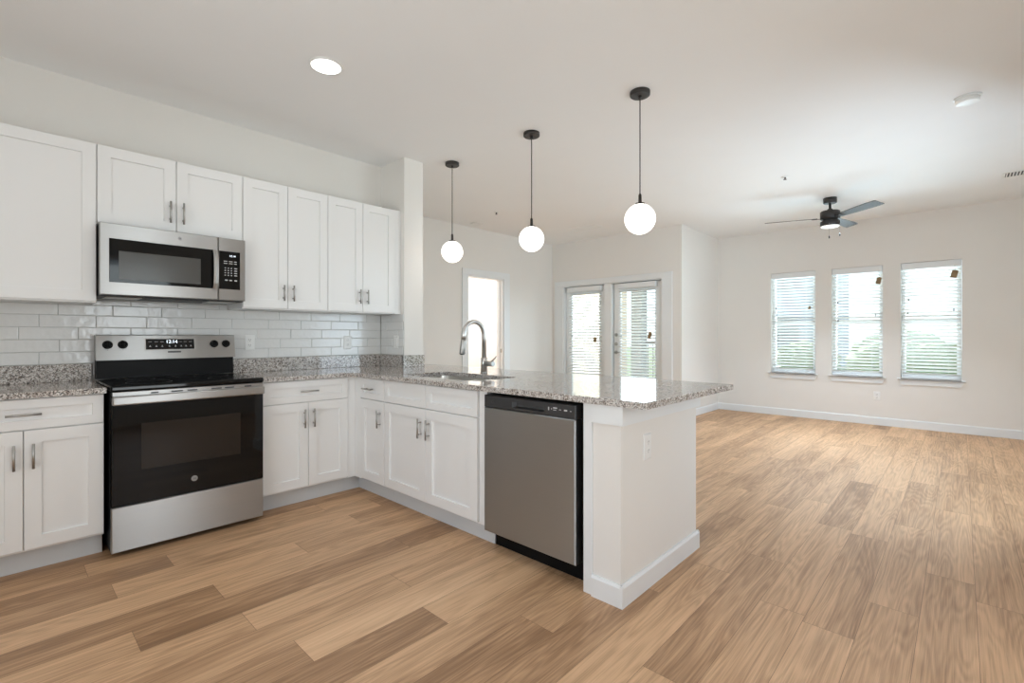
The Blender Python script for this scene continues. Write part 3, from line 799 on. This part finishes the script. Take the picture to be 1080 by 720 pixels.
# ------------------------------------------------------------------ sink and faucet
def make_sink():
    t = thing('kitchen_sink', (2.185, 2.56, CZ0), 'stainless steel double bowl undermount sink set in the granite countertop', 'sink')
    yd = 2.47
    m_ = MB()
    def bowl(y0, y1, d):
        mb = MB()
        rings = []
        zt = CZ0-.0006
        o = rrect(SX0-.012, SX1+.012, y0-.012, y1+.012, .06); a = rrect(SX0+.003, SX1-.003, y0+.003, y1-.003, .05); b = rrect(SX0+.012, SX1-.012, y0+.012, y1-.012, .05); c = rrect(SX0+.05, SX1-.05, y0+.05, y1-.05, .04)
        rings = [[(x, y, zt-.003) for x, y in o], [(x, y, zt) for x, y in o], [(x, y, zt) for x, y in a], [(x, y, zt-d+.03) for x, y in b], [(x, y, zt-d) for x, y in c]]
        mb.loops(rings, cap0=False, smooth=False)
        return mb
    for a, b, d in ((yd+.014, SY1, .19), (SY0, yd-.014, .17)):
        w_ = obj('bowl', bowl(a, b, d), 'sinksteel', t)
        q = MB(); cy = (a+b)/2; q.lathe([(.044, CZ0-d-.0004), (.044, CZ0-d+.003), (.030, CZ0-d+.0035), (.026, CZ0-d+.001)], (2.19, cy, 0), 28); obj('drain', q, 'chrome', w_)
make_sink()
def make_faucet():
    bx, by = 2.470, 2.595
    t = thing('kitchen_faucet', (bx, by, CZ1), 'brushed nickel gooseneck pull-down faucet standing behind the sink', 'faucet')
    m_ = MB(); m_.lathe([(.029, CZ1+.0004), (.029, CZ1+.005), (.024, CZ1+.010)], (bx, by, 0), 28); m_.lathe([(.0235, CZ1+.009), (.0235, CZ1+.115), (.019, CZ1+.118)], (bx, by, 0), 28); obj('faucet_base', m_, 'chrome', t)
    pts = [(bx, by, CZ1+.116), (bx, by, 1.195)]
    r = .1
    for i in range(1, 15):
        a = PI*i/14; pts.append((bx-r+r*math.cos(a), by, 1.195+r*math.sin(a)))
    e = Vector(pts[-1]); d = (e-Vector(pts[-2])).normalized()
    pts.append(tuple(e+d*.03))
    m_ = MB(); m_.tube(pts, .0165, 16); obj('spout', m_, 'chrome', t)
    e = Vector(pts[-1])
    m_ = MB(); m_.tube([e+d*.0005, e+d*.012, e+d*.018, e+d*.10, e+d*.104], [.0175, .0175, .019, .0205, .018], 18); sh = obj('spray_head', m_, 'nickel', t)
    m_ = MB(); m_.tube([e+d*.104, e+d*.108], [.016, .015], 18); obj('spray_face', m_, 'slot', sh)
    m_ = MB(); m_.lathe([(.020, -.018), (.0205, -.095), (.018, -.098)], (bx, by, CZ1+.073), 22, 'y'); vb = obj('valve_body', m_, 'chrome', t)
    m_ = MB(); m_.tube([(bx, by-.080, CZ1+.090), (bx+.008, by-.105, CZ1+.115), (bx+.012, by-.118, CZ1+.128)], [.0065, .0055, .005], 10); obj('lever', m_, 'chrome', vb)
make_faucet()

# ------------------------------------------------------------------ pendants
def make_pendant(loc, label):
    x, y, z = loc
    t = thing('globe_pendant', (x, y, ZC), label, 'pendant lamp', 'globe pendants over the peninsula')
    m_ = MB(); m_.lathe([(.064, ZC-.0005), (.064, ZC-.024), (.059, ZC-.028)], (x, y, 0), 36); m_.lathe([(.012, ZC-.027), (.010, ZC-.045)], (x, y, 0), 16); obj('canopy', m_, 'bronze', t)
    m_ = MB(); m_.tube([(x, y, ZC-.04), (x, y, z+.155)], .0036, 10); obj('cord', m_, 'bronze', t)
    m_ = MB(); m_.lathe([(.006, z+.165), (.010, z+.155), (.0115, z+.105), (.030, z+.102), (.032, z+.090)], (x, y, 0), 24); obj('socket_cap', m_, 'bronze', t)
    m_ = MB(); prof = []
    for i in range(1, 25):
        a = PI*i/25; prof.append((.0985*math.sin(a), z+.0985*math.cos(a)))
    m_.lathe(prof, (x, y, 0), 36); obj('globe', m_, 'globe', t)
    l = bpy.data.lights.new('pendant_bulb', 'POINT'); lo = bpy.data.objects.new('pendant_bulb', l); COL.objects.link(lo)
    l.energy = GLOBE_W; l.shadow_soft_size = .0985; l.color = (1, .95, .90); lo.location = (x, y, z-.105)
make_pendant((2.845, 3.412, 1.964), 'globe pendant over the sink end of the peninsula, closest to the partition wall')
make_pendant((2.850, 2.455, 1.950), 'globe pendant in the middle of the row of three over the peninsula')
make_pendant((2.850, 1.524, 1.952), 'globe pendant over the free end of the peninsula, largest in the picture')

# ------------------------------------------------------------------ recessed lights
def make_downlight(x, y, label, r=.083, group=None):
    t = thing('recessed_light', (x, y, ZC), label, 'ceiling light', group)
    m_ = MB(); m_.lathe([(r+.014, ZC-.0004), (r+.012, ZC-.005), (r, ZC-.006), (r, ZC-.0004)], (x, y, 0), 40, cap0=False, cap1=False); obj('trim_ring', m_, 'plastic', t)
    m_ = MB(); m_.lathe([(r-.0005, ZC-.0008), (r-.0005, ZC-.0045)], (x, y, 0), 40); obj('lens', m_, 'lens', t)
    area('downlight_lamp', (x, y, ZC-.012), (0, 0, -1), .16, .16, DOWN_W, (.93, .97, 1.0), 'DISK')
make_downlight(1.315, 2.727, 'lit recessed ceiling light above the kitchen floor in front of the range')
for x, y in ((1.315, .75), (-.45, 2.727), (-.45, .75)):
    make_downlight(x, y, 'lit recessed kitchen ceiling light behind or beside the camera, outside the photo', group='recessed lights out of view')

# ------------------------------------------------------------------ ceiling fan
def make_fan():
    x, y = 6.55, 1.10
    t = thing('ceiling_fan', (x, y, ZC), 'dark three-blade ceiling fan with light kit and two pull chains', 'ceiling fan')
    m_ = MB(); m_.lathe([(.068, ZC-.0005), (.068, ZC-.055), (.060, ZC-.062)], (x, y, 0), 32); obj('canopy', m_, 'bronze', t)
    m_ = MB(); m_.lathe([(.013, ZC-.06), (.013, ZC-.12), (.026, ZC-.125), (.026, 2.628)], (x, y, 0), 20); obj('downrod', m_, 'bronze', t)
    m_ = MB(); m_.lathe([(.088, 2.630), (.098, 2.622), (.098, 2.545), (.09, 2.535)], (x, y, 0), 40); m_.lathe([(.075, 2.537), (.075, 2.512)], (x, y, 0), 32); obj('motor_housing', m_, 'bronze', t)
    m_ = MB(); m_.lathe([(.094, 2.513), (.098, 2.508), (.098, 2.462), (.095, 2.458)], (x, y, 0), 40); lk = obj('light_kit', m_, 'bronze', t)
    m_ = MB(); m_.lathe([(.092, 2.4575), (.090, 2.449), (.07, 2.443)], (x, y, 0), 40); obj('light_lens', m_, 'fanlens', lk)
    for deg in (109, 229, 349):
        a = R(deg); ca, sa = math.cos(a), math.sin(a)
        tilt = R(-12)
        def P(r, s, h=0):
            return (x+r*ca-s*math.cos(tilt)*sa, y+r*sa+s*math.cos(tilt)*ca, 2.553+s*math.sin(tilt)+h)
        out_ = [(.13, -.045), (.55, -.065), (.655, -.06), (.665, -.05), (.655, .062), (.55, .065), (.13, .045)]
        m_ = MB(); m_.loops([[P(r, s, -.003) for r, s in out_], [P(r, s, .003) for r, s in out_]]); bl = obj('blade', m_, 'fanblade', t)
        m_ = MB(); o2 = [(.07, -.02), (.18, -.03), (.18, .03), (.07, .02)]; m_.loops([[P(r, s, -.010) for r, s in o2], [P(r, s, -.0035) for r, s in o2]]); obj('blade_bracket', m_, 'bronze', bl)
    for cx, cy, zb in ((x-.103, y-.010, 2.335), (x-.030, y-.099, 2.36)):
        m_ = MB(); m_.tube([(x+(cx-x)*.9, y+(cy-y)*.9, 2.475), (cx, cy, 2.472), (cx, cy, zb)], .0014, 6); pc = obj('pull_chain', m_, 'nickel', t)
        m_ = MB(); m_.lathe([(.003, zb+.001), (.007, zb-.008), (.007, zb-.030), (.004, zb-.036)], (cx, cy, 0), 12); obj('chain_fob', m_, 'blackmatte', pc)
    area('fan_fill', (x, y, 2.436), (0, 0, -1), .17, .17, FAN_W, (.82, .955, 1.11), 'DISK', 110)  # fill added under the fan for the living room; its light kit looks off
make_fan()

# ------------------------------------------------------------------ small ceiling fittings
def make_disc(name, x, y, r, h, label, cat, mat='plastic'):
    t = thing(name, (x, y, ZC), label, cat)
    m_ = MB(); m_.lathe([(r, ZC-.0004), (r, ZC-h*.25), (r*.97, ZC-h*.3)], (x, y, 0), 36); obj('mounting_plate', m_, mat, t)
    m_ = MB(); m_.lathe([(r*.90, ZC-h*.29), (r*.88, ZC-h*.8), (r*.78, ZC-h)], (x, y, 0), 36); obj('cover', m_, mat, t)
    return t
make_disc('smoke_detector', 4.40, -.035, .07, .04, 'round white smoke detector on the living room ceiling near the fan', 'smoke detector')
make_disc('ceiling_cover', 4.62, 5.00, .10, .012, 'flat round white cover plate on the ceiling by the back wall', 'cover plate')
def make_sprinkler(x, y, label):
    t = thing('fire_sprinkler', (x, y, ZC), label, 'sprinkler')
    m_ = MB(); m_.lathe([(.034, ZC-.0004), (.032, ZC-.006), (.012, ZC-.008)], (x, y, 0), 24); obj('escutcheon', m_, 'plastic', t)
    m_ = MB(); m_.lathe([(.009, ZC-.0075), (.009, ZC-.018), (.004, ZC-.022), (.004, ZC-.026), (.016, ZC-.027), (.016, ZC-.029)], (x, y, 0), 14); obj('sprinkler_head', m_, 'grille', t)
make_sprinkler(5.36, 1.28, 'small fire sprinkler head on the ceiling in front of the fan')
make_sprinkler(4.36, 4.35, 'small fire sprinkler head on the ceiling between the first and second pendants')
def make_vent(x0, x1, y0, y1, label, along, mat='grille'):
    t = thing('ceiling_vent', ((x0+x1)/2, (y0+y1)/2, ZC), label, 'vent')
    z = ZC-.0004; b = .022
    m_ = MB()
    m_.box(x0, x0+b, y0, y1, z-.006, z, .001); m_.box(x1-b, x1, y0, y1, z-.006, z, .001); m_.box(x0+b, x1-b, y0, y0+b, z-.006, z, .001); m_.box(x0+b, x1-b, y1-b, y1, z-.006, z, .001); obj('vent_frame', m_, 'plastic', t)
    m_ = MB(); m_.box(x0+b, x1-b, y0+b, y1-b, z-.0015, z); obj('vent_backing', m_, mat, t)
    m_ = MB()
    if along == 'x':
        n = int((y1-y0-2*b)/.022)
        for i in range(n):
            c = y0+b+(i+.5)*(y1-y0-2*b)/n; m_.loops([[(x, c-.006, z-.0017), (x, c-.004, z-.0017), (x, c+.006, z-.007), (x, c+.004, z-.007)] for x in (x0+b, x1-b)])
    else:
        n = int((x1-x0-2*b)/.022)
        for i in range(n):
            c = x0+b+(i+.5)*(x1-x0-2*b)/n; m_.loops([[(c-.006, y, z-.0017), (c-.004, y, z-.0017), (c+.006, y, z-.007), (c+.004, y, z-.007)] for y in (y0+b, y1-b)])
    obj('vent_louvres', m_, 'plastic', t)
make_vent(6.68, 6.90, -.62, -.30, 'white louvred ceiling vent with dark slots near the window wall', 'x')
make_vent(5.80, 6.02, 3.80, 4.30, 'white louvred ceiling vent in front of the glazed doors', 'y')

# ------------------------------------------------------------------ blinds
TILT = R(33)
def make_blind(xc, y0, y1, ztop, zbot, val, pitch, label, tag, tassels, group, sign=-1, tilt=TILT):
    """xc: slat centre line; val = (x0, x1, ytrim, zlow) of the valance"""
    t = thing('window_blind', (xc, (y0+y1)/2, zbot), label, 'blind', group)
    vx0, vx1, vy, vz = val
    m_ = MB(); m_.box(vx0, vx0+.012, y0-vy, y1+vy, vz, ztop, .003); m_.box(vx0+.012, vx1, y0-vy, y0-vy+.01, vz, ztop); m_.box(vx0+.012, vx1, y1+vy-.01, y1+vy, vz, ztop); m_.box(vx0+.016, vx1, y0-vy+.012, y1+vy-.012, ztop-.045, ztop-.002); obj('valance', m_, 'trim', t)
    m_ = MB()
    z = vz+.004; c, s = math.cos(tilt)*sign, math.sin(tilt)
    while z > zbot+.045:
        pr = []
        for k in range(5):
            q = (k-2)/2; pr.append((xc+q*.024*c, z+q*.024*s+.002*(1-q*q)))
        ring = [(a, b+.0014) for a, b in pr]+[(a, b-.0014) for a, b in reversed(pr)]
        m_.loops([[(a, y0, b) for a, b in ring], [(a, y1, b) for a, b in ring]])
        z -= pitch
    obj('slats', m_, 'slat', t)
    m_ = MB(); m_.box(xc-.024, xc+.024, y0, y1, zbot, zbot+.018, .003); obj('bottom_rail', m_, 'trim', t)
    m_ = MB()
    for k in (.2, .8):
        yy = y0+(y1-y0)*k
        for dx in (-.027, .027): m_.tube([(xc+dx, yy, zbot+.01), (xc+dx, yy, ztop-.05)], .0011, 5)
    obj('ladder_cords', m_, 'plastic', t)
    for yy, zz in tassels:
        m_ = MB(); m_.tube([(vx0+.004, yy, zz), (vx0+.004, yy, vz+.01)], .0010, 5); cc = obj('lift_cord', m_, 'plastic', t)
        m_ = MB(); m_.lathe([(.003, zz+.002), (.0065, zz-.008), (.0075, zz-.028), (.004, zz-.030)], (vx0+.004, yy, 0), 10); obj('tassel', m_, 'grille', cc)
    if tag:
        yy, zz, hw, hh, lean = tag
        a = R(lean); xx = vx0-.006
        P = lambda u, v: (xx, yy+u*math.cos(a)-v*math.sin(a), zz+u*math.sin(a)+v*math.cos(a))
        cs = [(-hw, -hh), (hw, -hh), (hw, hh*.8), (hw*.5, hh), (-hw*.5, hh), (-hw, hh*.8)]
        m_ = MB(); m_.loops([[P(u, v) for u, v in cs], [(p[0]+.0015, p[1], p[2]) for p in (P(u, v) for u, v in cs)]]); m_.tube([P(0, hh*.9), (xx+.004, yy, min(zz+hh+.12, vz+.02))], .001, 5)
        obj('hang_tag', m_, 'tag', t, label='brown card tag hanging on a string')
    return t
GW = 'blinds in the three windows'
xb = XW+.038
for (a, b), lab, tg, ts in zip(WINS,
    ('white slatted blind in the window nearest the room corner', 'white slatted blind in the middle one of the three windows', 'white slatted blind in the window farthest from the room corner'),
    ((1.60, 1.60, .016, .022, 20), (.80, 1.93, .026, .045, 12), (.055, 1.955, .030, .048, 14)),
    (((2.04, 1.62), (2.035, 1.52)), ((1.26, 1.67), (1.255, 1.42), (.835, 1.49)), ((.49, 1.67), (.50, 1.50), (.06, 1.53)))):
    make_blind(xb, a+.008, b-.008, WZ1-.004, WZ0+.002, (XW+.003, XW+.058, .004, WZ1-.085), .0435, lab, tg, ts, GW, sign=-1)
make_blind(XF+.022, 4.245, 4.875, 2.010, .30, (XF-.016, XF+.052, .012, 1.926), .0455, 'white slatted blind on the glazed door nearer the corner', (4.335, 1.13, .028, .045, 0), ((4.80, 1.2),), 'blinds on the glazed doors', sign=1, tilt=R(26))
make_blind(XF+.022, 3.305, 3.915, 2.006, .30, (XF-.016, XF+.052, .012, 1.926), .0455, 'white slatted blind on the glazed door with the lever handle', (3.375, 1.20, .028, .048, 18), ((3.86, 1.2),), 'blinds on the glazed doors', sign=1, tilt=R(26))

# ------------------------------------------------------------------ closet doors behind the camera (seen in the oven glass)
def closet(name, x0, x1):
    m_ = MB(); f = lambda u, o, z: Vector((u, -1.399+o, z))
    m_.rects(x0, x1, .01, 2.03, [(0, 0), (0, .03), (.002, .032)], f)
    for za, zb in ((.20, .95), (1.08, 1.92)):
        m_.rects(x0+.11, x1-.11, za, zb, [(0, .032), (.008, .038), (.02, .036)], f)
    struct(name, m_, 'trim')
closet('door_4', -.42, .18); closet('door_5', .185, .785)

# ------------------------------------------------------------------ outside
m_ = MB(); m_.box(XW+.16, 60, -40, 50, -.35, -.30); o = struct('ground', m_, 'grass')
m_ = MB(); m_.box(XF+.15, 9.75, YJ+.15, 6.6, -.06, -.01); struct('patio_floor', m_, 'concrete')
m_ = MB(); m_.box(XF+.15, 9.75, YJ+.15, 6.6, 2.62, 2.78); struct('patio_ceiling', m_, 'trim')
m_ = MB(); m_.box(XF+.15, 9.5, 5.4, 5.6, -.01, 2.62); struct('wall_exterior', m_, 'stucco')
m_ = MB(); m_.box(9.46, 9.72, 5.02, 5.28, -.01, 2.62, .01); m_.box(9.43, 9.75, 4.99, 5.31, -.01, .12, .01); o = obj('porch_column', m_, 'column', loc=(9.59, 5.15, -.01)); props(o, 'grey square porch column outside the glazed door with the lever handle', 'column')
t = thing('balcony_railing', (9.6, 4.1, -.01), 'dark balusters of the patio railing outside the glazed doors', 'railing')
m_ = MB(); m_.box(9.57, 9.63, 3.06, 4.98, 1.02, 1.07, .004); obj('top_rail', m_, 'rail', t)
m_ = MB(); m_.box(9.58, 9.62, 3.06, 4.98, .06, .10, .003); obj('bottom_rail', m_, 'rail', t)
for i in range(17):
    m_ = MB(); y = 3.10+i*.115; m_.box(9.592, 9.608, y-.008, y+.008, .1005, 1.0195); obj('baluster', m_, 'rail', t)
t = thing('neighbour_building', (26, 8, -.3), 'grey neighbouring building seen faintly behind the blinds', 'building')
m_ = MB(); m_.box(24, 30, 4.2, 11, -.3, 5.2); obj('building_wall', m_, 'siding', t)
m_ = MB(); m_.loops([[(23.6, y, 5.2), (30.4, y, 5.2), (27, y, 7.4)] for y in (3.8, 11.4)]); obj('roof', m_, 'roofing', t)
for y in (5.2, 7.2, 9.2):
    for z in (.8, 3.3):
        m_ = MB(); m_.box(23.95, 24.0, y, y+.9, z, z+1.3); obj('building_window', m_, 'glass', t)
rng = random.Random(5)
for i, (x, y, r, lab) in enumerate(((15, 1.0, 1.1, 'green shrub on the lawn beyond the window by the picture edge'), (17.5, 3.6, .9, 'green shrub on the lawn beyond the middle window'), (17.5, -2.2, 1.2, 'green shrub on the lawn beyond the windows, farthest from the patio'))):
    bm = bmesh.new(); bmesh.ops.create_icosphere(bm, subdivisions=4, radius=r)
    for v in bm.verts:
        v.co *= 1+rng.uniform(-.12, .12); v.co.z *= .75; v.co += Vector((x, y, -.3+r*.7))
    m_ = MB(); m_.bm.free(); m_.bm = bm
    o = obj('shrub', m_, 'leaf', loc=(x, y, -.3)); props(o, lab, 'shrub')
area('bedroom_lamp', (4.9, 6.8, ZC-.03), (0, 0, -1), .5, .5, 75, (.93, .97, 1))
